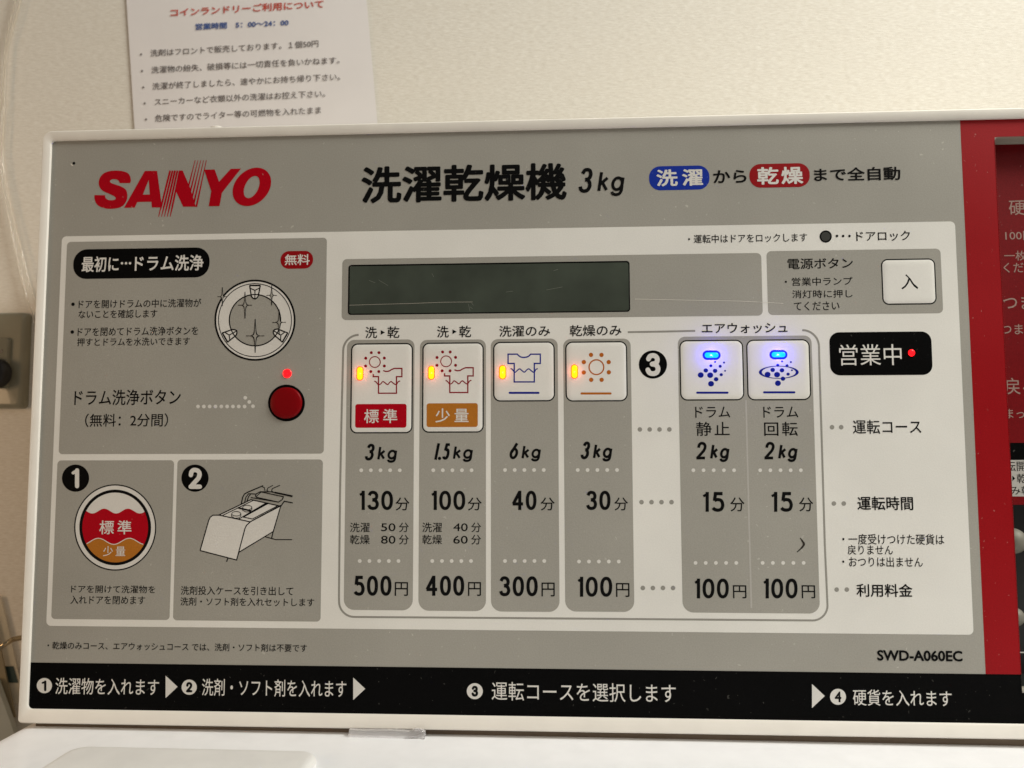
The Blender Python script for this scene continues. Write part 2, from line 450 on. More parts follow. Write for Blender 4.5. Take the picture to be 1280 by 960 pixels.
# red band: strip left of the recess, strip above it, and right of it
o = Ink(1)
def quad(o, x0, x1, z0, z1):
    b = len(o.v); o.v += [Vector((x0, o.y, z0)), Vector((x1, o.y, z0)), Vector((x1, o.y, z1)), Vector((x0, o.y, z1))]; o.fc.append((b, b + 1, b + 2, b + 3))
quad(o, BX, RX0, BZ, ZI1); quad(o, RX0, RX1, RZ1, ZI1); quad(o, RX1, XI1, BZ, ZI1)
o.build('red_band', RED, sheet)
bar = Ink(1.0)
pts = rr_pts(XI0, RX0, ZI0, BZ - 1e-6, 0, 6, [1e-5, 1e-5, 0.0022, 1e-5])
bar.v = [Vector((a, bar.y, b)) for a, b in pts]; bar.fc = [tuple(range(len(pts)))]
quad(bar, RX0, RX1, ZI0, RZ0); quad(bar, RX1, XI1, ZI0, BZ - 1e-6)
bar = bar.build('step_bar', BLACK, machine)

# machine body top below the panel, with the raised drawer lid
def body():
    zt = 0.0
    pa, pb = P(100, 908.8, 0.003), P(1280, 932.5, 0.003)
    def tilt(v): return [(q[0], q[1], q[2] + pa.z + (pb.z - pa.z) * (q[0] - pa.x) / (pb.x - pa.x)) for q in v]
    x0 = P(16, 905).x; x1 = 0.42; y1 = 0.10; y0 = -0.30
    prof = [(0, -0.25), (0, -0.010), (0.0008, -0.005), (0.003, -0.0016), (0.006, -0.0003), (0.010, 0)]
    n = 6; v = []; fc = []; N = 4 * (n + 1)
    for ins, dz in prof:
        v += [(a, b, zt + dz) for a, b in rr_pts(x0 + ins, x1 - ins, y0 + ins, y1 - ins, 0, n, [max(0.016 - ins, 1e-3)] * 4)]
    for l in range(len(prof) - 1):
        for k in range(N): fc.append((l * N + k, l * N + (k + 1) % N, (l + 1) * N + (k + 1) % N, (l + 1) * N + k))
    fc.append(tuple((len(prof) - 1) * N + k for k in range(N))); fc.append(tuple(range(N))[::-1])
    o = link('body_top', tilt(v), fc, BODY, machine, True)
    m = o.modifiers.new('e', 'EDGE_SPLIT'); m.split_angle = math.radians(50)
    # raised lid
    def on(px, py, z):
        d = Rt @ Vector((px - 640.0, py - 480.0, F)); return CAM + d * ((z - CAM.z) / d.z)
    h = 0.0035
    zm = tilt([(P(250, 900).x, 0, 0)])[0][2]
    a = on(104, 931, zm + h); b = on(398, 934, zm + h)
    lx0, lx1, ly1, ly0 = a.x - 0.004, b.x + 0.002, a.y, -0.20
    v = []; fc = []
    for ins, dz in ((0, -0.002), (0, 0.0012), (0.0007, 0.0026), (0.002, 0.0034), (0.004, h)):
        v += [(p, q, zt + dz) for p, q in rr_pts(lx0 + ins, lx1 - ins, ly0 + ins, ly1 - ins, 0, n, [max(0.009 - ins, 1e-3)] * 4)]
    for l in range(4):
        for k in range(N): fc.append((l * N + k, l * N + (k + 1) % N, (l + 1) * N + (k + 1) % N, (l + 1) * N + k))
    fc.append(tuple(4 * N + k for k in range(N)))
    lid = plain('lid_plastic', (0.80, 0.79, 0.765), rough=0.4, bump=0.1, bs=500)
    link('drawer_lid', tilt(v), fc, lid, machine, True)
    # brown strip filling the gap under the bezel, coloured as the shade there
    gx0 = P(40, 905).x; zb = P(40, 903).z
    gk = plain('gap_shade', (0.16, 0.12, 0.085), rough=0.8)
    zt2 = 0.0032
    link('gap_shade_strip', tilt([(gx0, 0.003, zt - 1e-4), (x1 - .01, 0.003, zt - 1e-4), (x1 - .01, 0.003, zt2 + .002), (gx0, 0.003, zt2 + .002),
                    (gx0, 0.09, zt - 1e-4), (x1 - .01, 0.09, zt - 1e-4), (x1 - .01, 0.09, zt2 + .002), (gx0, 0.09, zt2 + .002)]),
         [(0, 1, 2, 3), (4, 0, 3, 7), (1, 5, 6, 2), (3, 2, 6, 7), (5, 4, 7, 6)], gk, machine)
    return zt
ZT = body()

# ------------------------------------------------------------------ printed fields
info = rrect('info_panel', (77.5, 295.5), (1217, 793.5), 6, WHITE, machine, 1)
drum = rrect('drum_wash_panel', (84, 302.5), (404.7, 567), 5, GREY, machine, 2)
load = rrect('load_panel', (72, 575.5), (212, 775), 5, GREY, machine, 2)
deter = rrect('detergent_panel', (222, 574.6), (400.7, 777), 5, GREY, machine, 2)
dispf = rrect('display_panel', (428, 324), (953.5, 394.5), 6, GREY, machine, 2)
power = rrect('power_panel', (958, 314), (1179, 391.5), 6, GREY, machine, 2)

# screw hole top left, scratches
pin = Ink(2, crop(40, 150, 16)); pin.disc(838, 865, 28); pin.build('pin_hole', BLACK, sheet)
DUST = plain('scuff_white', (0.72, 0.68, 0.60), rough=0.7)
pin = Ink(2.2, crop(40, 150, 16)); pin.line([(782, 880), (800, 905), (815, 910)], 18, caps=True); pin.build('scuff', DUST, sheet)
def scr(lst, parent, mat=DUST, layer=5):
    q = Ink(layer)
    for pts, wdt in lst: q.line(pts, wdt)
    return tag(q.build('scratch', mat, parent), kind='stuff')

# header
LG = crop(100, 190, 5.12)
q = Ink(2, LG)
q.poly(smooth([(324, 192), (325, 172), (318, 150), (303, 133), (270, 122), (225, 119), (182, 124), (150, 138), (130, 160), (121, 185), (121, 210), (132, 235),
               (155, 254), (190, 269), (215, 281), (229, 293), (222, 305), (203, 309), (180, 306), (166, 297), (160, 285)], 3)
       + [(162, 276), (92, 276)] + smooth([(92, 295), (100, 322), (118, 344), (150, 358), (190, 364), (235, 360), (268, 349), (290, 326), (302, 295), (302, 265), (293, 241),
               (270, 224), (235, 211), (205, 201), (192, 190), (196, 180), (212, 174), (235, 176), (249, 185)], 3) + [(254, 199), (320, 199)])
q.poly([(415, 121), (493, 121), (525, 355), (460, 355), (457, 318), (367, 320), (350, 356), (282, 357)], [[(402, 273), (447, 272), (440, 178)]])
q.poly([(642, 118), (657, 118), (703, 226), (740, 345), (748, 350), (660, 350), (613, 248)])
for i in range(5):                                              # slanted speed stripes of the N
    t = i / 4
    a = 577 + 62 * t; b = 503 + 74 * t
    q.line([(a, 119), (a + (b - a) * 0.75, 342), (b, 414)], [11.5, 10.5, 3.5])
    a = 737 + 72 * t; b = 662 + 83 * t
    tt = [0.60, 0.72, 0.83, 0.92, 1.0][i]
    q.line([(a, 53), (a + (b - a) * 0.22, 118), (a + (b - a) * tt, 53 + 297 * tt)], [3.5, 5, 11])
q.poly([(795, 113), (862, 112), (890, 190), (965, 108), (1030, 106), (908, 262), (893, 346), (824, 347), (840, 250)])
def sl(cx, cy, a, b, s, n=64): return [(cx + a * math.cos(2 * math.pi * i / n) + s * math.sin(2 * math.pi * i / n), cy - b * math.sin(2 * math.pi * i / n)) for i in range(n)]
q.poly(sl(1100, 223, 119, 123, 32), [sl(1099, 224, 46, 71, 22)])
q.build('logo', LOGO, sheet)
H = crop(430, 180, 3.459)
text('洗濯乾燥機', 72, 80, 960, 258, INK, sheet, bold=0.026, f=H)
num('3', 1010, 103, 1082, 211, INK, sheet, sw=.14, shear=.15, f=H); num('kg', 1092, 122, 1217, 225, INK, sheet, sw=.125, shear=.15, f=H)
H = crop(790, 180, 3.122)
a = rrect('blue_badge', H(66, 88), H(303, 177), 14, BLUE, machine, 2); text('洗濯', 95, 96, 277, 166, WINK, a, bold=0.026, space=1.38, f=H)
text('から', 317, 100, 447, 153, INK, sheet, bold=0.02, f=H)
a = rrect('red_badge', H(457, 79), H(695, 167), 14, RED, machine, 2); text('乾燥', 488, 87, 668, 159, WINK, a, bold=0.026, space=1.2, f=H)
text('まで全自動', 710, 87, 1047, 147, INK, sheet, bold=0.02, f=H)
text('・運転中はドアをロックします', 218, 347, 683, 388, INK, info, f=H)
q = Ink(3, H); q.disc(756, 361, 24); q.build('lamp_ring', INK, info)
LOFF = film('unlit_lamp', (0.045, 0.045, 0.04), speck=0.2)
q = Ink(4, H); q.disc(756, 361, 18); q.build('door_lock_lamp', LOFF, machine)
q = Ink(4, H); [q.disc(x, 359, 5) for x in (800, 824, 849)]; q.build('dot_row', INK, info)
text('ドアロック', 875, 338, 1085, 380, INK, info, bold=0.008, f=H)
H = crop(930, 270, 4.571)
text('電源ボタン', 248, 238, 622, 305, INK, power, bold=0.012, f=H)
text('・営業中ランプ', 232, 347, 620, 400, INK, power, f=H)
text('消灯時に押し', 275, 420, 620, 470, INK, power, f=H)
text('てください', 285, 487, 545, 541, INK, power, f=H)
text('SWD-A060EC', 1096.3, 812.4, 1203, 827, INK, sheet, bold=0.032)
H = crop(50, 560, 3.556)
text('・乾燥のみコース、エアウォッシュコース では、洗剤・ソフト剤は不要です', 28, 860, 1182, 907, INK, sheet, bold=0.004, f=H)

# display window
GL = plain('display_glass', (0.046, 0.056, 0.043), rough=0.16, spec=0.5, var=0.25, vs_=40, coat=0.3)
disp = raised('display_window', (436.4, 332), (787, 389), 3.5, [(0, 0.0), (0.9, 0.00001), (1.1, 0.00001)], BLACK, machine, y0=-2.4 * L, smooth_=False, cap=False)
raised('display_glass', (437.5, 333), (786.3, 388.3), 3, [(0, 0), (1, 0)], GL, disp, y0=-3 * L)
rrect('display_rim', (435.6, 331.2), (787.8, 389.8), 4, BLACK, disp, 3.3, wd=1.2)
SCR = plain('scratch_mark', (0.46, 0.43, 0.36), rough=0.7, alpha=0.8)
SCRD = plain('faint_scratch_mark', (0.14, 0.15, 0.12), rough=0.6)
H = crop(430, 180, 3.459)
q = Ink(4.2, H); q.line([(24, 697), (120, 694), (300, 689), (430, 684), (556, 683)], 1.5)
tag(q.build('scratch', SCR, disp), kind='stuff')
q = Ink(4.3, H)
for p in (((875, 631), (945, 618)), ((538, 692), (545, 722)), ((545, 704), (556, 712)), ((550, 686), (560, 698)), ((108, 590), (135, 600)), ((150, 588), (190, 612)), ((700, 640), (730, 636)), ((905, 548), (925, 542)), ((380, 560), (388, 575))): q.line(p, 1.5)
tag(q.build('scratch', SCRD, disp), kind='stuff')
H = crop(790, 180, 3.122)
q = Ink(5, H); q.line([(12, 605), (200, 609), (420, 613), (590, 622)], 1.6); tag(q.build('scratch', DUST, dispf), kind='stuff')

# ------------------------------------------------------------------ drum wash field
H = crop(60, 280, 3.2)
a = rrect('title_badge', H(104, 102), H(645, 213), 18, BLACK, machine, 3)
text('最初に', 135, 128, 283, 193, WINK, a, bold=0.018, f=H); text('ドラム洗浄', 347, 122, 622, 190, WINK, a, bold=0.018, f=H)
q = Ink(4, H); [q.disc(x_, 157, 5, n=14) for x_ in (296, 312, 328)]; q.build('dot_row', WINK, a)
a = rrect('free_badge', H(931, 109), H(1060, 178), 11, RED, machine, 3)
text('無料', 947, 120, 1047, 165, WINK, a, bold=0.015, f=H)
q = Ink(4, H); q.disc(100, 321, 7); q.disc(97, 432, 7); q.build('bullet', INK, drum)
text('ドアを開けドラムの中に洗濯物が', 122, 298, 612, 338, INK, drum, bold=0.006, f=H)
text('ないことを確認します', 122, 341, 437, 378, INK, drum, bold=0.006, f=H)
text('ドアを閉めてドラム洗浄ボタンを', 118, 409, 600, 449, INK, drum, bold=0.006, f=H)
text('押すとドラムを水洗いできます', 116, 452, 567, 489, INK, drum, bold=0.006, f=H)
text('ドラム洗浄ボタン', 105, 661, 530, 726, INK, drum, bold=0.009, f=H)
text('（無料：2分間）', 148, 757, 480, 812, INK, drum, bold=0.006, f=H)
q = Ink(3, H); [q.disc(600 + i * 23.3, 730, 7.5, n=16) for i in range(9)]; q.disc(820, 729, 7.5, n=16); q.disc(789, 695, 7.5, n=16); q.disc(805, 712, 7.5, n=16)
q.build('arrow_dots', WINK, drum)
H = crop(250, 330, 4.8)
d = Ink(3, H); d.ring(330, 337, 187, 66); drawing = d.build('drum_drawing', WINK, machine)
d = Ink(3, H); d.ring(330, 337, 231, 20); d.build('drum_rim', WINK, drawing)
d = Ink(4, H); d.ring(330, 337, 238, 11); d.ring(330, 337, 219, 5); d.ring(330, 337, 154, 7)
fins = Ink(3.6, H)
for ang in (0, 120, -120):                    # three baffles
    ca, sa = math.cos(math.radians(ang)), math.sin(math.radians(ang))
    R = lambda x, y: (330 + (x - 330) * ca - (y - 337) * sa, 337 + (x - 330) * sa + (y - 337) * ca)
    fins.poly([R(298, 127), R(308, 193), R(318, 205), R(330, 210), R(342, 203), R(350, 190), R(362, 127)])
    d.line([R(298, 127), R(308, 193), R(318, 205), R(330, 210), R(342, 203), R(350, 190), R(362, 127)], 7.5)
    d.line([R(298, 129), R(362, 129)], 9); d.line([R(304, 147), R(330, 158), R(356, 145)], 6); d.line([R(330, 158), R(329, 208)], 6)
g_ = Ink(7.5, H)
def star(q, cx, cy, h_, w_, e):                # four-pointed sparkle, concave sides
    pts = []
    for sx, sy in ((1, 1), (-1, 1), (-1, -1), (1, -1)):
        a_, b_ = ((cx + sx * w_, cy + e * sy), (cx + e * sx, cy + sy * h_))
        m_ = (cx + sx * (.20 * w_ + e * .5), cy + sy * (.105 * h_ + e * .5))
        seg = [a_, m_, b_] if sx * sy > 0 else [b_, m_, a_]
        pts += smooth(seg, 5)
    q.poly(pts)
for cx, cy, h_, w_ in ((134, 196, 56, 29), (270, 247, 80, 42), (430, 188, 60, 31), (475, 350, 76, 40), (331, 431, 102, 54)):
    star(d, cx, cy, h_, w_, 2.1); star(g_, cx, cy, h_ * .62, w_ * .66, 0.1)
fins.build('drum_fins', WINK, drawing); d.build('drum_linework', INK, drawing); g_.build('sparkle_fill', GREY, drawing)
LEDR = glow('red_lamp_light', (1.0, 0.003, 0.006), 3.0)
def lamp(name, tl, br, r, mat, parent, y0, h=0.0006, power=0, col=None, rim=None, rw=0.9):
    if power:                                  # the light the diode throws on the key round it
        a, b = P(*tl, y0), P(*br, y0)
        l = bpy.data.lights.new('diode_light', 'POINT'); l.energy = power; l.color = col; l.shadow_soft_size = 0.0004
        lo = bpy.data.objects.new('diode_light', l); C.objects.link(lo); lo.location = ((a.x + b.x) / 2, y0 - 0.0017, (a.z + b.z) / 2)
        raised('lamp_halo', (tl[0] - rw, tl[1] - rw), (br[0] + rw, br[1] + rw), r + rw, [(0, 0.00001), (0.3, 0.0001), (1.2, 0.00012)], rim, parent, y0=y0) if rim else None  # added glowing ring that imitates the halo round the diode
    return raised(name, tl, br, r, [(0, 0), (0.15, h * 0.5), (0.8, h * 0.85), (1.8, h)], mat, parent, y0=y0)
c = crop(60, 280, 3.2)(957, 598)
lamp('indicator_lamp', (c[0] - 5.2, c[1] - 5.4), (c[0] + 5.2, c[1] + 5.4), 5.1, LEDR, machine, -2 * L, power=9e-5, col=(1, 0.02, 0.02))
c = crop(60, 280, 3.2)(954, 716)
q = Ink(3); q.disc(c[0], c[1], 23, n=64); ringo = q.build('button_ring', BLACK, None)
REDB = plain('red_key', (0.20, 0.001, 0.003), rough=0.38, spec=0.15, bump=0.08)
dw = raised('drum_wash_button', (c[0] - 19.4, c[1] - 19.4), (c[0] + 19.4, c[1] + 19.4), 19.3, [(0, 0), (0.2, 0.0007), (0.8, 0.0010), (2, 0.0012), (8, 0.00135), (14, 0.0014)], REDB, machine, y0=-3 * L, n=12)
pw = machine.location + dw.location
ringo.parent = dw; ringo.location = ringo.location - pw

# ------------------------------------------------------------------ load field (1)
H = crop(50, 560, 3.556)
def number(n, cx, cy, r, box, parent, disc_mat=BLACK, num_mat=WINK, b=0.0):
    q = Ink(3); q.disc(cx, cy, r, n=48); o = q.build('number_badge', disc_mat, machine)
    num(n, *box, num_mat, o, sw=.21, caps=True, layer=4.5); return o
x, y = H(158, 134); number('1', x, y, 17, (*H(138, 90), *H(174, 179)), load, b=0.03)
x, y = H(689, 134); number('2', x, y, 17, (*H(660, 88), *H(720, 182)), deter, b=0.03)
text('ドアを開けて洗濯物を', 138, 609, 512, 646, INK, load, bold=0.006, f=H)
text('入れドアを閉めます', 135, 656, 467, 696, INK, load, bold=0.006, f=H)
text('洗剤投入ケースを引き出して', 625, 613, 1125, 656, INK, deter, bold=0.006, f=H)
text('洗剤・ソフト剤を入れセットします', 623, 663, 1218, 705, INK, deter, bold=0.006, f=H)
H = crop(60, 570, 6)
CX, CY = 504, 536
d = Ink(3, H); d.disc(CX, CY, 304, 320, n=72); drw = d.build('drum_level_drawing', WINK, machine)
d = Ink(4, H); d.ring(CX, CY, 303, 9, ry=319); d.ring(CX, CY, 258, 22, ry=273); d.build('drum_linework', INK, drw)
def wave(y_mid, amp, ph):                      # wave across the drum window
    return [(250 + i * 8, y_mid + amp * math.sin(ph + (250 + i * 8) / 172.0 * 2 * math.pi)) for i in range(64)]
def under(pts, rx, ry, lower=None):
    top = [p for p in pts if ((p[0] - CX) / rx) ** 2 + ((p[1] - CY) / ry) ** 2 < 1]
    a0 = math.atan2((top[-1][1] - CY) / ry, (top[-1][0] - CX) / rx); a1 = math.atan2((top[0][1] - CY) / ry, (top[0][0] - CX) / rx)
    if a1 < a0: a1 += 2 * math.pi
    return top + [(CX + rx * math.cos(a0 + (a1 - a0) * i / 40), CY + ry * math.sin(a0 + (a1 - a0) * i / 40)) for i in range(41)]
w1 = wave(413, -18, math.radians(-150 + 0)); 
w1 = [(x_, 413 - 18 * math.cos((x_ - 422) / 178.0 * 2 * math.pi)) for x_ in range(250, 770, 8)]
w2 = [(x_, 640 - 23 * math.cos((x_ - 378) / 232.0 * 2 * math.pi)) for x_ in range(250, 770, 8)]
d = Ink(3.6, H); d.poly(under(w1, 250, 265)); d.build('level_red', LOGO, drw)
d = Ink(4.2, H); d.poly(under(w2, 247, 262)); d.build('level_orange', ORANGE, drw)
top = [p for p in w2 if ((p[0] - CX) / 247) ** 2 + ((p[1] - CY) / 262) ** 2 < 1]
d = Ink(4.8, H); d.line(top, 6); d.build('level_line', WINK, drw)
text('標準', 385, 482, 627, 588, WINK, drw, layer=5, bold=0.012, space=1.35, f=H)
text('少量', 413, 676, 580, 752, WINK, drw, layer=5.2, space=1.35, f=H)

# ------------------------------------------------------------------ drawer drawing (2)
H = crop(220, 580, 6.4)
d = Ink(3, H); d.poly([(193, 692), (265, 445), (290, 412), (340, 408), (595, 462), (556, 500), (485, 768)])
d.poly([(500, 705), (555, 500), (590, 465), (838, 335), (778, 540)])
d.poly([(350, 408), (610, 285), (725, 310), (500, 445)]); d.poly([(500, 442), (735, 312), (835, 332), (597, 462)])
dd = d.build('drawer_drawing', WINK, machine)
d = Ink(4, H)
for p, w_ in (
    ([(193, 692), (262, 450), (275, 425), (295, 410), (345, 409), (590, 462)], 6),
    ([(193, 692), (485, 768), (552, 515), (565, 490), (595, 462), (838, 335), (778, 540)], 6),
    ([(500, 708), (778, 540), (765, 592)], 6),
    ([(705, 580), (800, 605), (928, 605)], 5), ([(414, 755), (405, 782)], 6),
    ([(340, 410), (600, 285)], 6), ([(372, 412), (620, 290)], 5),
    ([(600, 285), (838, 338), (866, 298), (935, 311)], 6),
    ([(535, 425), (740, 312)], 8), ([(500, 442), (720, 312)], 5), ([(540, 425), (612, 440), (812, 335)], 5), ([(590, 464), (838, 330)], 5),
    ([(522, 320), (534, 265), (548, 240), (575, 225), (698, 173)], 6),
    ([(548, 312), (560, 265), (580, 238), (635, 240)], 5), ([(568, 300), (580, 262), (598, 240)], 5),
    ([(635, 262), (640, 240), (675, 222), (860, 262), (850, 285), (820, 305), (640, 265)], 5),
    ([(640, 262), (680, 225)], 4), ([(598, 268), (820, 305)], 5),
    ([(675, 222), (760, 222), (932, 262)], 5), ([(790, 228), (932, 258)], 9),
    ([(690, 182), (708, 190), (712, 215)], 4), ([(776, 170), (735, 192), (728, 212), (742, 220)], 4), ([(832, 170), (770, 197), (765, 215), (780, 225)], 4),
    ([(495, 350), (600, 375)], 9)): d.line(p, w_ * 1.45)
for cx, cy in ((570, 348), (482, 398)):
    d.ring(cx, cy, 36, 5, ry=18, n=32); d.line([(cx - 37, cy), (cx - 37, cy + 22), (cx - 10, cy + 36), (cx + 20, cy + 34), (cx + 37, cy + 18), (cx + 37, cy)], 5)
d.build('drawer_linework', INK, dd)

# ------------------------------------------------------------------ course columns
K = crop(420, 540, 3.2)
cols = [rrect('price_column', (434, 425), (516, 763), 10, GREY, machine, 2, rs=(9, 9, 13, 13)),
        rrect('price_column', (525, 425), (607.5, 764), 10, GREY, machine, 2, rs=(9, 9, 13, 13)),
        rrect('price_column', (613.5, 424), (699.5, 765), 10, GREY, machine, 2, rs=(9, 9, 13, 13)),
        rrect('price_column', (704, 424), (793, 765), 10, GREY, machine, 2, rs=(9, 9, 13, 13))]
kg = [('3kg', 112, 47, 247, 123), ('1.5kg', 390, 45, 550, 120), ('6kg', 690, 43, 822, 118), ('3kg', 975, 38, 1108, 118)]
mins = [('130', 92, 228, 238, 294), ('100', 380, 517, 527, 583), ('40', 703, 802, 818, 875), ('30', 1000, 1098, 1113, 1168)]
yen = [('500', 70, 222, 235, 288), ('400', 358, 513, 528, 580), ('300', 652, 807, 822, 875), ('100', 965, 1105, 1120, 1174)]
dots1 = [(101, 255, 153), (389, 542, 153), (676, 831, 152), (967, 1124, 152)]
dots2 = [(95, 250, 516), (385, 540, 516), (676, 833, 516), (972, 1131, 518)]
def dots(xa, xb, y_, f, parent, mat=WINK, r=7.6, n=5):
    q = Ink(3, f); [q.disc(xa + (xb - xa) * i / (n - 1), y_, r, n=16) for i in range(n)]; q.build('dot_row', mat, parent)
NB = 0.022
for i, c_ in enumerate(cols):
    t, a, b_, c2, d2 = kg[i]
    sp = {'3kg': 0.34, '6kg': 0.34, '1.5kg': 0.44}[t]; m_ = a + (c2 - a) * sp
    num(t[:-2], a, b_, m_ + 2, d2 - 9, INK, c_, shear=0.2, f=K); num('kg', m_ + 5, b_ + 13, c2, d2, INK, c_, sw=.15, shear=0.15, f=K)
    dots(*dots1[i], K, c_); dots(*dots2[i], K, c_)
    t, a, b_, c2, d2 = mins[i]; num(t, a, 235, b_, 312, INK, c_, f=K); text('分', c2, 262, d2, 314, INK, c_, f=K)
    t, a, b_, c2, d2 = yen[i]; o_ = (0, 0, 2, 4)[i]; num(t, a, 575 + o_, b_, 655 + o_, INK, c_, f=K); text('円', c2, 600 + o_, d2, 656 + o_, INK, c_, bold=0.006, f=K)
for c_, x_, n1, n2 in ((cols[0], 0, '50', '80'), (cols[1], 289, '40', '60')):
    text('洗濯', 56 + x_, 362, 135 + x_, 401, INK, c_, f=K); text(n1, 180 + x_, 365, 238 + x_, 397, INK, c_, f=K); text('分', 252 + x_, 362, 291 + x_, 401, INK, c_, f=K)
    text('乾燥', 56 + x_, 411, 135 + x_, 449, INK, c_, f=K); text(n2, 180 + x_, 415, 238 + x_, 447, INK, c_, f=K); text('分', 252 + x_, 411, 291 + x_, 450, INK, c_, f=K)
air = rrect('air_wash_column', (847, 421), (1025, 767), 10, GREY, machine, 2, rs=(9, 9, 13, 13))
Q = crop(830, 390, 4.571); J = crop(800, 540, 2.909)
q = Ink(3); q.line([(932.5, 500), (936, 640), (939.3, 760)], 2.0); q.build('divider_line', WINKD, air)
for x_, w2_, n_ in ((0, '静止', 0), (389, '回転', 1)):
    text('ドラム', 178 + x_, 540, 378 + x_, 604, INK, air, f=Q); text(w2_, 183 + x_, 627, 375 + x_, 708, INK, air, bold=0.006, space=1.2, f=Q)
    num('2', 182 + x_, 742, 247 + x_, 842, INK, air, sw=.16, shear=0.1, f=Q); num('kg', 260 + x_, 760, 378 + x_, 857, INK, air, sw=.15, shear=0.15, f=Q)
for x_, x2_ in ((0, 0), (249, 250)):
    dots(194 + (243 if x_ else 0), 342 + (243 if x_ else 0), 139, J, air, WINK, 6.8); dots(202 + (244 if x_ else 0), 350 + (245 if x_ else 0), 476, J, air, WINK, 6.8)
    num('15', 227 + x_, 218, 307 + x_, 290, INK, air, f=J); text('分', 328 + x2_, 238, 380 + x2_, 289, INK, air, f=J)
    num('100', 197 + x2_, 533, 323 + x2_, 605, INK, air, f=J); text('円', 338 + x2_, 557, 387 + x2_, 605, INK, air, bold=0.006, f=J)
q = Ink(5, crop(960, 640, 6.857)); q.line(smooth([(276, 222), (292, 245), (308, 275), (290, 306), (248, 344)], 4), [4] + [9] * 3 + [15] * 3 + [20] * 3 + [16] * 3 + [11, 10, 9, 8][:4]); q.build('nick', plain('nick_mark', (0.02, 0.015, 0.01), rough=0.9), air)
# frame line round the courses
q = Ink(2)
q.line([(869, 413.6), (826, 414.5), (784.7, 415.2)], 2.4)
xl = P(425, 600).x
def arc(cx, cy, r, a0, a1, n=9): return [(cx + r * math.cos(math.radians(a0 + (a1 - a0) * i / n)), cy - r * math.sin(math.radians(a0 + (a1 - a0) * i / n))) for i in range(n + 1)]
q.line(arc(449, 438.5, 20, 92, 180) + [(427, 520), (425, 620), (423.7, 745)] + arc(443, 752, 19.2, 180, 270) + [(640, 772.6), (840, 774.2)]
       + arc(1015.8, 757, 18.6, 270, 360) + [(1031, 680), (1027.5, 560), (1024, 445)] + arc(1002.8, 433.6, 21, 0, 90), 2.5)
q.build('frame_line', LINE, info)
for fx, fy, n_, st in ((799.8, 536.8, 4, 12.3), (801.9, 627.7, 4, 12.5), (803.5, 735, 4, 12.6), (1040, 534, 2, 11.5), (1042.3, 629.4, 2, 12.4), (1045.8, 737, 2, 12.7)):
    q = Ink(2); [q.disc(fx + st * i, fy, 2.9, n=18) for i in range(n_)]; q.build('dot_row', LINE, info)
# headings over the buttons
H2 = crop(420, 390, 5.645); H3 = crop(600, 390, 5.333)
for x_, y_ in ((0, 0), (506, -5)):
    text('洗', 207 + x_, 103 + y_, 290 + x_, 186 + y_, INK, info, bold=0.01, f=H2); text('乾', 363 + x_, 101 + y_, 448 + x_, 184 + y_, INK, info, bold=0.01, f=H2)
    q = Ink(4, H2); q.poly([(316 + x_, 128 + y_), (346 + x_, 144 + y_), (316 + x_, 160 + y_)]); q.build('arrow_mark', INK, info)
text('洗濯のみ', 128, 88, 467, 166, INK, info, bold=0.01, f=H3); text('乾燥のみ', 598, 84, 943, 162, INK, info, bold=0.01, f=H3)
text('エアウォッシュ', 215, 60, 705, 124, INK, info, bold=0.012, f=Q)
x, y = H3(1153, 350); number('3', x, y, 17.6, (*H3(1103, 274), *H3(1203, 427)), info, b=0.02)
bad = rrect('open_badge', (1036.3, 415.5), (1166, 468.5), 12, BLACK, machine, 3)
text('営業中', 1049, 430, 1127, 457, WINK, bad, bold=0.0)
lamp('indicator_lamp', (1135, 436.8), (1143.6, 445.4), 4.2, LEDR, machine, -3 * L, power=9e-5, col=(1, 0.02, 0.02))
text('運転コース', 1066, 524.5, 1151.5, 542.5, INK, info, bold=0.008)
text('運転時間', 1071.6, 620.5, 1141.4, 637.8, INK, info, bold=0.014)
text('・一度受けつけた硬貨は', 1052.7, 667.3, 1180, 681, INK, info)
text('戻りません', 1059.5, 681, 1116, 693.5, INK, info)
text('・おつりは出ません', 1052.7, 695.7, 1153.3, 709, INK, info)
text('利用料金', 1070.5, 729.5, 1140.5, 746.5, INK, info, bold=0.014)

# ------------------------------------------------------------------ buttons
AMB = glow('amber_lamp_light', (1.0, 0.22, 0.001), 4.0)
AMBR = glow('amber_halo_light', (1.0, 0.10, 0.001), 1.3); BLUR = glow('blue_halo_light', (0.004, 0.012, 1.0), 1.0)
BLU = glow('blue_lamp_light', (0.001, 0.17, 1.0), 4.0)
KP = [(0, 0), (0.8, 0.00006), (2.0, 0.00015), (4.0, 0.00022), (7.0, 0.00026)]
KY = -0.00026 - 3 * L                             # top of a key
def button(tl, br, r, label, name='course_button'):
    b = raised(name, (tl[0] + .5, tl[1] + .5), (br[0] - .5, br[1] - .5), r - .5, KP, KEY, machine, y0=-3 * L)
    b['label'] = label
    rrect('key_outline', (tl[0] - 1.0, tl[1] - 1.0), (br[0] + 1.0, br[1] + 1.0), r + 1, INK, b, 3.2, wd=2.0)
    return b
class Icon(Ink):
    def line(s, pts, wd, closed=False, caps=False): return Ink.line(s, pts, wd * 1.38, closed, caps)
def icon(f, layer=0.6): return Icon(layer, f, KY)
def sun(d, cx, cy, R, w_, r, dots_):
    d.ring(cx, cy, R, w_, n=48)
    for p in dots_: d.disc(*p, r, n=16)
names = (('標準', LOGO), ('少量', ORANGE))
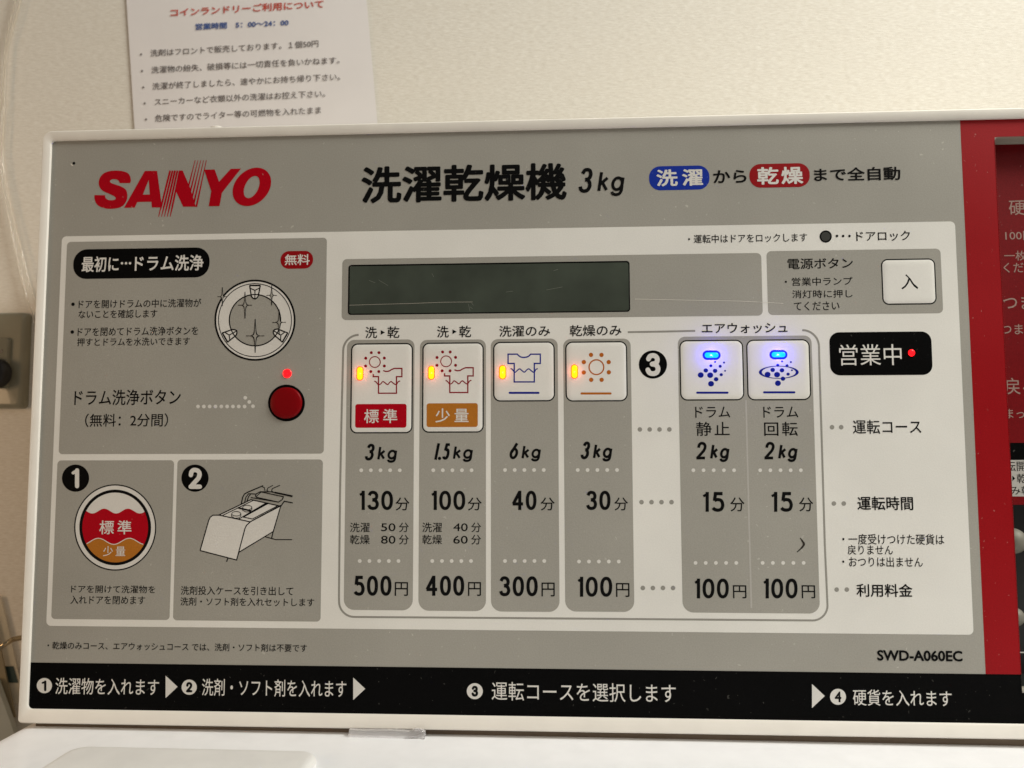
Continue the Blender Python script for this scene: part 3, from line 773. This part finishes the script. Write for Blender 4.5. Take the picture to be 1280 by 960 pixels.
for i, (ox, oy) in enumerate(((0, 0), (503, -5))):
    f = crop(420 + ox / 5.645, 390 + oy / 5.645, 5.645)
    b = button(f(113, 228), f(534, 850), 7.5, ('white wash and dry key with red name plate', 'white wash and dry key with orange name plate')[i])
    d = icon(f)
    sun(d, 274, 353, 38, 7, 10.5, [(249, 287), (303, 287), (341, 325), (341, 381), (302, 420), (246, 420), (209, 381), (210, 326)])
    d.line(smooth([(333, 413), (352, 419), (373, 417), (392, 406), (412, 398)], 4) + [(465, 398), (465, 456), (427, 456), (427, 573), (300, 573), (300, 456), (263, 456), (263, 437)], 6.5)
    d.line(smooth([(270, 487), (283, 494), (300, 513), (318, 505), (330, 491), (347, 500), (364, 512), (380, 496), (390, 491), (408, 505), (425, 512), (440, 492), (453, 487)], 4), 5.5)
    d.build('icon', DRED, b)
    p = rrect('name_plate', f(138, 650), f(498, 816), 3, names[i][1], b, (-KY) / L + 0.6)
    t = text(names[i][0], 198, 684, 433, 785, WINK, b, bold=0.012, space=1.45, layer=1.6, y=KY, f=f)
    lamp('course_lamp', f(151, 389), f(190, 479), 3.4, AMB, b, KY, h=0.0005, power=9e-4, col=(1, 0.16, 0.06), rim=AMBR)
b = button(H3(93, 205), H3(495, 590), 8, 'white key with blue shirt icon')
d = icon(H3)
d.line([(187, 281), (248, 281)] + smooth([(248, 281), (268, 298), (293, 303), (320, 297), (338, 281)], 4)[1:] + [(402, 281), (402, 343), (362, 343), (362, 466), (228, 466), (228, 343), (187, 343)], 6.5, closed=True)
d.line(smooth([(203, 378), (215, 382), (232, 402), (248, 390), (264, 379), (280, 391), (296, 401), (312, 386), (326, 379), (342, 392), (360, 402), (372, 384), (385, 377)], 4), 5.5)
d.line([(198, 539), (390, 539)], 10, caps=True); d.build('icon', NAVY, b)
lamp('course_lamp', H3(131, 359), H3(171, 445), 3.6, AMB, b, KY, h=0.0005, power=9e-4, col=(1, 0.16, 0.06), rim=AMBR)
b = button(H3(573, 203), H3(980, 590), 8, 'white key with orange sun icon')
d = icon(H3); sun(d, 776, 368, 49, 9, 14.5, [(740, 286), (810, 286), (858, 334), (859, 402), (811, 452), (741, 452), (692, 403), (692, 334)])
d.line([(677, 543), (870, 543)], 10, caps=True); d.build('icon', DORANGE, b)
lamp('course_lamp', H3(610, 354), H3(650, 441), 3.6, AMB, b, KY, h=0.0005, power=9e-4, col=(1, 0.16, 0.06), rim=AMBR)
AD = [(292, 285, 6), (343, 289, 6), (268, 307, 9), (321, 310, 9), (239, 334, 13), (292, 336, 13), (349, 336, 5.5), (327, 358, 9.5), (210, 360, 17), (264, 361, 17), (298, 384, 13), (269, 410, 17)]
for i, (ox, oy) in enumerate(((0, 0), (382, -3))):
    b = button(Q(91 + ox, 166 + oy), Q(455 + ox, 500 + oy / 3), 8, ('white key with blue dots icon', 'white key with blue dots in a swirl ring')[i])
    d = icon(Q); [d.disc(p[0] + ox, p[1] + oy, p[2], p[2] * 0.92, n=20) for p in AD]
    d.line([(190 + ox, 461 + oy * .7), (363 + ox, 461 + oy * .7)], 8.5, caps=True); d.build('icon', NAVY, b)
    if i:
        d = icon(Q, 1.6); n = 48
        O_ = [(656 + 114 * math.cos(2 * math.pi * k / n), 344 + 37 * math.sin(2 * math.pi * k / n)) for k in range(n)]
        I_ = [(656 + 97 * math.cos(2 * math.pi * k / n), 344 + 33.5 * math.sin(2 * math.pi * k / n)) for k in range(n)]
        d.strip(O_, I_, True); d.build('icon_ring', NAVY, b)
    lamp('course_lamp', Q(231 + ox, 232 + oy), Q(311 + ox, 262 + oy), 3.2, BLU, b, KY, h=0.0005, power=8e-3, col=(0.05, 0.03, 1.0), rim=BLUR, rw=2.6)
H = crop(930, 270, 4.571)
b = button(H(786, 251), H(1097, 500), 7, 'white power key with black lettering', 'power_button')
text('入', 897, 332, 994, 419, INK, b, layer=0.8, y=KY, bold=0.004, f=H)

# ------------------------------------------------------------------ black step bar
H = crop(0, 780, 2)
def bnum(n, cx, cy, r):
    q = Ink(3, H); q.disc(cx, cy, r, n=40); o = q.build('number_badge', WINK, machine); (text if n == '4' else num)(n, cx - r * .42, cy - r * .68, cx + r * .42, cy + r * .68, INK, o, f=H, **(dict(bold=0.03) if n == '4' else dict(sw=.23, caps=True)))
    return o
bnum('2', 473, 158, 19); bnum('3', 1187, 168, 20); bnum('4', 2095, 182, 20)
q = Ink(3, H); q.disc(111, 154, 19, n=40); o = q.build('number_badge', WINK, machine); num('1', 103, 141, 116, 168, INK, o, sw=.22, f=H, caps=True)
text('洗濯物を入れます', 138, 134, 397, 179, WINK, bar, f=H); text('洗剤・ソフト剤を入れます', 504, 136, 865, 184, WINK, bar, f=H)
text('運転コースを選択します', 1228, 144, 1688, 197, WINK, bar, bold=0.002, f=H); text('硬貨を入れます', 2132, 163, 2379, 207, WINK, bar, f=H)
for x_, y_, s_ in ((414, 157, 1), (883, 162, 1), (2030, 180, 1.07)):
    q = Ink(3, H); q.poly([(x_, y_ - 28 * s_), (x_ + 30 * s_, y_), (x_, y_ + 28 * s_)]); q.build('arrow_mark', WINK, bar)

# ------------------------------------------------------------------ coin unit in its recess on the right
D = 0.009
TRIM = plain('recess_trim', (0.34, 0.31, 0.26), rough=0.4)
cu_v = []; N = 4 * 7
for y_, ins in ((-0.0001 - L * 2, -0.0002), (0.0004, 0.0), (D - 0.0012, 0.0), (D - 0.0011, 0.0004), (D + 0.001, 0.0004)):
    cu_v += [(a, y_, b) for a, b in rr_pts(RX0 + ins, RX1 - ins, RZ0 + ins, RZ1 - ins, 0.002, 6)]
fc = [(l * N + k, (l + 1) * N + k, (l + 1) * N + (k + 1) % N, l * N + (k + 1) % N) for l in range(4) for k in range(N)]
coin = link('coin_recess', cu_v, fc, TRIM, machine)
yD = D
CINK = film('coin_lettering', (0.30, 0.20, 0.17), speck=0.1)
CR = film('coin_plate_red', (0.15, 0.004, 0.006), speck=0.3, grain=0.12)
def plate(name, py0, py1, mat, layer, px=1272, x0=None, x1=None, y=D):
    za, zb = P(px, py0, y).z, P(px, py1, y).z; yy = y - layer * L
    xa = RX0 + 0.0003 if x0 is None else x0; xb = RX1 - 0.0003 if x1 is None else x1
    return link(name, [(xa, yy, zb), (xb, yy, zb), (xb, yy, za), (xa, yy, za)], [(0, 1, 2, 3)], mat, coin)
zr = P(1272, 631, D).z
link('red_plate', [(RX0 + .0003, D, zr), (RX1 - .0003, D, zr), (RX1 - .0003, D, RZ1 - .0003), (RX0 + .0003, D, RZ1 - .0003),
                   (RX0 + .0003, D + .004, zr), (RX1 - .0003, D + .004, zr)], [(0, 1, 2, 3), (4, 5, 1, 0)], CR, coin)
plate('black_strip', 553.5, 575, BLACK, 1)
plate('course_label', 575, 620.5, WINKD, 1)
for t, x_, y_, h_, w_ in (('硬貨', 1261, 249, 20, 41), ('100円', 1256.5, 288.5, 12, 36), ('一枚ず', 1255, 313, 13, 42), ('くださ', 1254.5, 328, 13, 38),
                          ('つまり', 1254, 369, 18, 56), ('つまっ', 1251.5, 405, 13, 42), ('戻る', 1256, 472, 21, 38), ('まった', 1257, 511, 12, 38)):
    text(t, x_, y_, x_ + w_, y_ + h_, CINK, coin, y=D, layer=2)
text('転開', 1257, 576.5, 1282, 589, INK, coin, y=D, layer=2); text('み乾', 1263, 607.5, 1290, 618.5, INK, coin, y=D, layer=2)
text('乾', 1271, 592, 1283.5, 604, INK, coin, y=D, layer=2); q = Ink(2, None, D); q.poly([(1265.5, 594.5), (1269, 598), (1265.5, 601.5)]); q.build('arrow_mark', INK, coin)
# black mechanism pocket below the plate
PB = plain('black_plastic', (0.010, 0.010, 0.010), rough=0.45)
d2 = D + 0.022
a0, a1, b0, b1 = RX0 + .0004, RX1 - .0004, RZ0 + .0004, zr
link('coin_pocket', [(a0, D, b0), (a1, D, b0), (a1, D, b1), (a0, D, b1), (a0, d2, b0), (a1, d2, b0), (a1, d2, b1), (a0, d2, b1)],
     [(4, 5, 6, 7), (0, 1, 5, 4), (2, 3, 7, 6), (1, 2, 6, 5), (3, 0, 4, 7)], PB, coin)
KN = plain('knob_metal', (0.17, 0.16, 0.13), rough=0.6, metal=0.2)
for (px, py, r) in ((1266, 676, 0.0062), (1268, 771, 0.0045)):
    c_ = P(px, py, D + 0.004); bm = bmesh.new(); bmesh.ops.create_uvsphere(bm, u_segments=24, v_segments=16, radius=r)
    for v_ in bm.verts:
        v_.co.y = v_.co.y if v_.co.y < 0 else v_.co.y * (d2 - c_.y) / r
    link('coin_knob', [v_.co + c_ for v_ in bm.verts], [tuple(q_.index for q_ in f_.verts) for f_ in bm.faces], KN, coin, True); bm.free()
za = P(1276, 815.5, D + .002).z
link('pocket_rib', [(P(1270, 815, D + .002).x, D + .002, za - .0003), (a1, D + .002, za - .0003), (a1, D + .002, za + .0003), (P(1270, 815, D + .002).x, D + .002, za + .0003)], [(0, 1, 2, 3)], WINKD, coin)

# =================================================================== NOTICE on the wall
N_Y = WY - 0.0012
PAPER = plain('notice_paper', (0.80, 0.77, 0.76), rough=0.45, var=0.02, vs_=30)
def sheetpt(px, py): return P(px, py, N_Y)
tl, tr = sheetpt(158, 0), sheetpt(463.5, -14); bl = sheetpt(168, 158); br_ = sheetpt(470, 152)
dv = (tl - bl).normalized(); du = (br_ - bl); du.y = 0; du = Vector((dv.z, 0, -dv.x)) * du.length
o_b = bl - dv * 0.10; hh = 0.297
v = []; nx, nz = 12, 16
for j in range(nz + 1):
    for i in range(nx + 1):
        p = o_b + du * (i / nx) + dv * (hh * j / nz); p.y = N_Y; p.y -= 0.00015 * math.sin(i * 0.5) * math.sin(j * 0.4); v.append(p)
n0 = len(v); v += [p + Vector((0, 0.0003, 0)) for p in v]
fc = [(j * (nx + 1) + i, j * (nx + 1) + i + 1, (j + 1) * (nx + 1) + i + 1, (j + 1) * (nx + 1) + i) for j in range(nz) for i in range(nx)]
fc += [tuple(n0 + q_ for q_ in f_[::-1]) for f_ in fc]
notice = link('notice_sheet', v, fc, PAPER, None, True)
tag(notice, 'white Japanese laundry rules notice stuck to the beige wall', 'notice')
NR = plain('notice_red', (0.55, 0.075, 0.05), rough=0.6); NB_ = plain('notice_blue', (0.05, 0.10, 0.30), rough=0.6); NK = plain('notice_black', (0.11, 0.09, 0.085), rough=0.6)
def ntext(t, x0, y0, x1, y1, h_, mat, bold=0.0):
    s = 4; text(t, 160 + x0 / s, y0 / s, 160 + x1 / s, y1 / s, mat, notice, bold=bold, tilt=h_ / s, y=N_Y - 0.00025, layer=3)
ntext('コインランドリーご利用について', 212, 64, 978, 19, 44, NR, 0.022)
ntext('営業時間　5：00～24：00', 337, 134, 803, 112, 36, NB_, 0.026)
ntext('洗剤はフロントで販売しております。１個50円', 112, 266, 952, 217, 38, NK, 0.004)
ntext('洗濯物の紛失、破損等には一切責任を負いかねます。', 117, 350, 1057, 300, 38, NK, 0.004)
ntext('洗濯が終了しましたら、速やかにお持ち帰り下さい。', 122, 432, 1060, 383, 38, NK, 0.004)
ntext('スニーカーなど衣類以外の洗濯はお控え下さい。', 133, 510, 985, 467, 38, NK, 0.004)
ntext('危険ですのでライター等の可燃物を入れたまま', 135, 592, 965, 550, 38, NK, 0.004)
q = Ink(3, crop(160, 0, 4), N_Y - 0.00025)
for x_, y_ in ((65, 272), (70, 355), (76, 437), (83, 517), (90, 597)): q.disc(x_, y_, 5, n=12)
q.build('bullet', NK, notice)

# =================================================================== clear cable down the wall
CLR = plain('clear_vinyl', (0.90, 0.85, 0.76), rough=0.08, trans=0.85, ior=1.4, var=0.02, alpha=0.75)
CLR2 = plain('clear_plastic', (0.95, 0.94, 0.95), rough=0.08, trans=0.85, ior=1.42, var=0.02)
def W(px, py, dy=0.004): return P(px, py, WY - dy)
cab = empty('clear_cable', W(10, 100)); tag(cab, 'thin clear twin cable hanging down the wall and behind the control panel', 'cable')
tube('cable_strand', [W(30, -25), W(26, 0), W(17, 33), W(10, 60), W(7, 90), W(5.5, 125), W(5, 150), W(3, 185), W(5, 215), W(14, 262), W(27, 315), W(40, 365), W(60, 420)], 0.00085, CLR, cab)
tube('cable_strand', [W(24, -25), W(20, 0), W(12, 33), W(7, 60), W(5, 90), W(3, 125), W(-1, 150), W(-2, 190), W(2, 225), W(9, 262), W(21, 320), W(36, 380), W(55, 430)], 0.0007, CLR, cab)

# =================================================================== wall box with round black knob
def wbox():
    x0, x1 = P(-58, 450, WY).x, P(38, 450, WY).x; z1, z0 = P(20, 392, WY).z, P(20, 511, WY).z
    pm = plain('yellowed_plate', (0.25, 0.235, 0.170), rough=0.3, var=0.08, vs_=50, coat=0.3)
    n = 6; N = 4 * (n + 1); v = []; fc = []
    for ins, h_ in ((0, 0), (0.0003, 0.005), (0.0015, 0.0068), (0.003, 0.0072)):
        v += [(a, WY - h_, b) for a, b in rr_pts(x0 + ins, x1 - ins, z0 + ins, z1 - ins, 0.003, n)]
    for l in range(3):
        for k in range(N): fc.append((l * N + k, l * N + (k + 1) % N, (l + 1) * N + (k + 1) % N, (l + 1) * N + k))
    fc.append(tuple(3 * N + k for k in range(N)))
    root = empty('wall_socket', (x0, WY, z0)); tag(root, 'yellowed wall socket plate with round black plug left of the panel', 'socket')
    link('cover_plate', v, fc, pm, root, True)
    Yp = WY - 0.0072
    cx0 = P(-52, 430, Yp).x; cx1 = P(14, 430, Yp).x; ca, cb = P(10, 422, Yp).z, P(10, 484, Yp).z
    v = []; fc = []
    for ins, h_ in ((0, 0), (0.0004, 0.0022), (0.001, 0.0028)):
        v += [(a, Yp - h_, b) for a, b in rr_pts(cx0 + ins, cx1 - ins, cb + ins, ca - ins, 0.002, n)]
    for l in range(2):
        for k in range(N): fc.append((l * N + k, l * N + (k + 1) % N, (l + 1) * N + (k + 1) % N, (l + 1) * N + k))
    fc.append(tuple(2 * N + k for k in range(N)))
    ins_ = link('socket_insert', v, fc, pm, root, True)
    bk = plain('plug_black', (0.010, 0.010, 0.011), rough=0.35)
    c_ = P(-3, 467, Yp - 0.003); v = []; fc = []; n = 32; R = 20 * PX * 1.28
    for r_, h_ in ((R * .98, 0), (R, 0.004), (R * .94, 0.0065), (R * .8, 0.0075), (R * .4, 0.008)):
        v += [(c_.x + r_ * math.cos(2 * math.pi * k / n), c_.y - h_, c_.z + r_ * math.sin(2 * math.pi * k / n)) for k in range(n)]
    for l in range(4):
        for k in range(n): fc.append((l * n + k, l * n + (k + 1) % n, (l + 1) * n + (k + 1) % n, (l + 1) * n + k))
    fc.append(tuple(4 * n + k for k in range(n)))
    link('plug', v, fc, bk, root, True)
    s_ = P(1.5, 439, Yp - .003)
    link('socket_slot', [(s_.x - .0012, s_.y, s_.z - .0012), (s_.x + .0010, s_.y, s_.z - .0012), (s_.x + .0010, s_.y, s_.z + .0012), (s_.x - .0012, s_.y, s_.z + .0012)], [(0, 1, 2, 3)], bk, root)
wbox()

# =================================================================== hose, strap and grey duct low on the left
BR = plain('hose_metal', (0.42, 0.34, 0.22), rough=0.18, metal=0.85)
h = tube('metal_hose', [W(-14, 850, .02), W(-9, 825, .03), W(-2, 812, .035), W(8, 804, .035), W(20, 798.5, .03), W(45, 795, .02)], 0.00165, BR, None, 14)
tag(h, 'shiny curved brass-coloured hose coming out behind the panel, low on the wall', 'hose')
ST = plain('strap_vinyl', (0.36, 0.30, 0.19), rough=0.25, trans=0.25)
def band(pts, wd, th, dy, mat, name, parent=None):
    A = [W(x - wd / 2, y, dy) for x, y in pts] + [W(x + wd / 2, y, dy) for x, y in pts]; n = len(pts)
    v = A + [p + Vector((0, th, 0)) for p in A]
    fc = [(i + 1, n + i + 1, n + i, i) for i in range(n - 1)] + [(2 * n + i, 3 * n + i, 3 * n + i + 1, 2 * n + i + 1) for i in range(n - 1)]
    fc += [(i, 2 * n + i, 2 * n + i + 1, i + 1) for i in range(n - 1)] + [(n + i + 1, 3 * n + i + 1, 3 * n + i, n + i) for i in range(n - 1)]
    return link(name, v, fc, mat, parent)
s1 = band([(-14, 770), (-3, 815), (4, 850), (15, 897)], 9, 0.001, 0.006, ST, 'vinyl_strap'); tag(s1, 'brown translucent strap slanting down beside the grey duct', 'strap')
s2 = empty('clear_strip', W(10, 820)); tag(s2, 'clear plastic strip with a dark green mark slanting down the wall', 'strip')
CLW = plain('clear_film', (0.72, 0.66, 0.52), rough=0.15, alpha=0.55)
band([(-8, 745), (5, 800), (14, 840), (22, 880)], 17, 0.0004, 0.003, CLW, 'film', s2)
band([(10.5, 833), (16.5, 853.5)], 11.5, 0.0003, 0.0036, plain('green_mark', (0.030, 0.050, 0.045), rough=0.4), 'green_mark', s2)
DU = plain('duct_grey', (0.42, 0.44, 0.40), rough=0.5)
p0 = W(-60, 862, .02)
dv_ = [W(-6, 850, .012), W(10.5, 896, .012), W(22, 930, .012), W(-60, 930, .012), W(-60, 850, .012)]
v = dv_ + [p + Vector((0, 0.004, 0)) for p in dv_]
o = link('grey_duct', v, [(4, 3, 2, 1, 0)] + [(i, (i + 1) % 5, 5 + (i + 1) % 5, 5 + i) for i in range(5)] + [(5, 6, 7, 8, 9)], DU)
tag(o, 'smooth grey duct cover in the bottom left corner beside the machine', 'duct')

# =================================================================== clear plastic clip under the bezel
def clip():
    f = crop(420, 895, 9.143)
    y0 = -0.0035
    out = [(150, 158), (132, 300), (300, 303), (700, 302), (900, 297), (990, 283), (1018, 240), (1015, 190), (985, 162), (900, 152), (860, 170), (840, 180), (600, 166), (300, 168)]
    A = [P(*f(*p), y0) for p in out]; n = len(A)
    v = A + [p + Vector((0, 0.0028, 0)) for p in A]
    tri = tessellate_polygon([[Vector((p.x, p.z, 0)) for p in A]])
    fc = [tuple(t) for t in tri] + [tuple(n + i for i in t)[::-1] for t in tri] + [(i, (i + 1) % n, n + (i + 1) % n, n + i) for i in range(n)]
    m = plain('clip_plastic', (0.93, 0.92, 0.93), rough=0.12, trans=0.5, alpha=0.6, ior=1.3)
    root = empty('clear_clip', P(*f(560, 240), y0)); tag(root, 'small clear plastic holder under the bottom edge of the bezel', 'clip')
    link('clip_body', v, fc, m, root)
    pts = [(140, 292), (300, 296), (700, 294), (900, 288), (985, 272), (1008, 235), (1000, 190), (960, 165), (900, 160)]
    tube('clip_rim', [P(*f(*p), y0 - 0.0004) for p in pts], 0.00055, CLR2, root)
    tube('clip_fold', [P(*f(*p), y0 - 0.0003) for p in [(790, 250), (880, 245), (940, 235), (965, 215)]], 0.0004, CLR2, root)
clip()
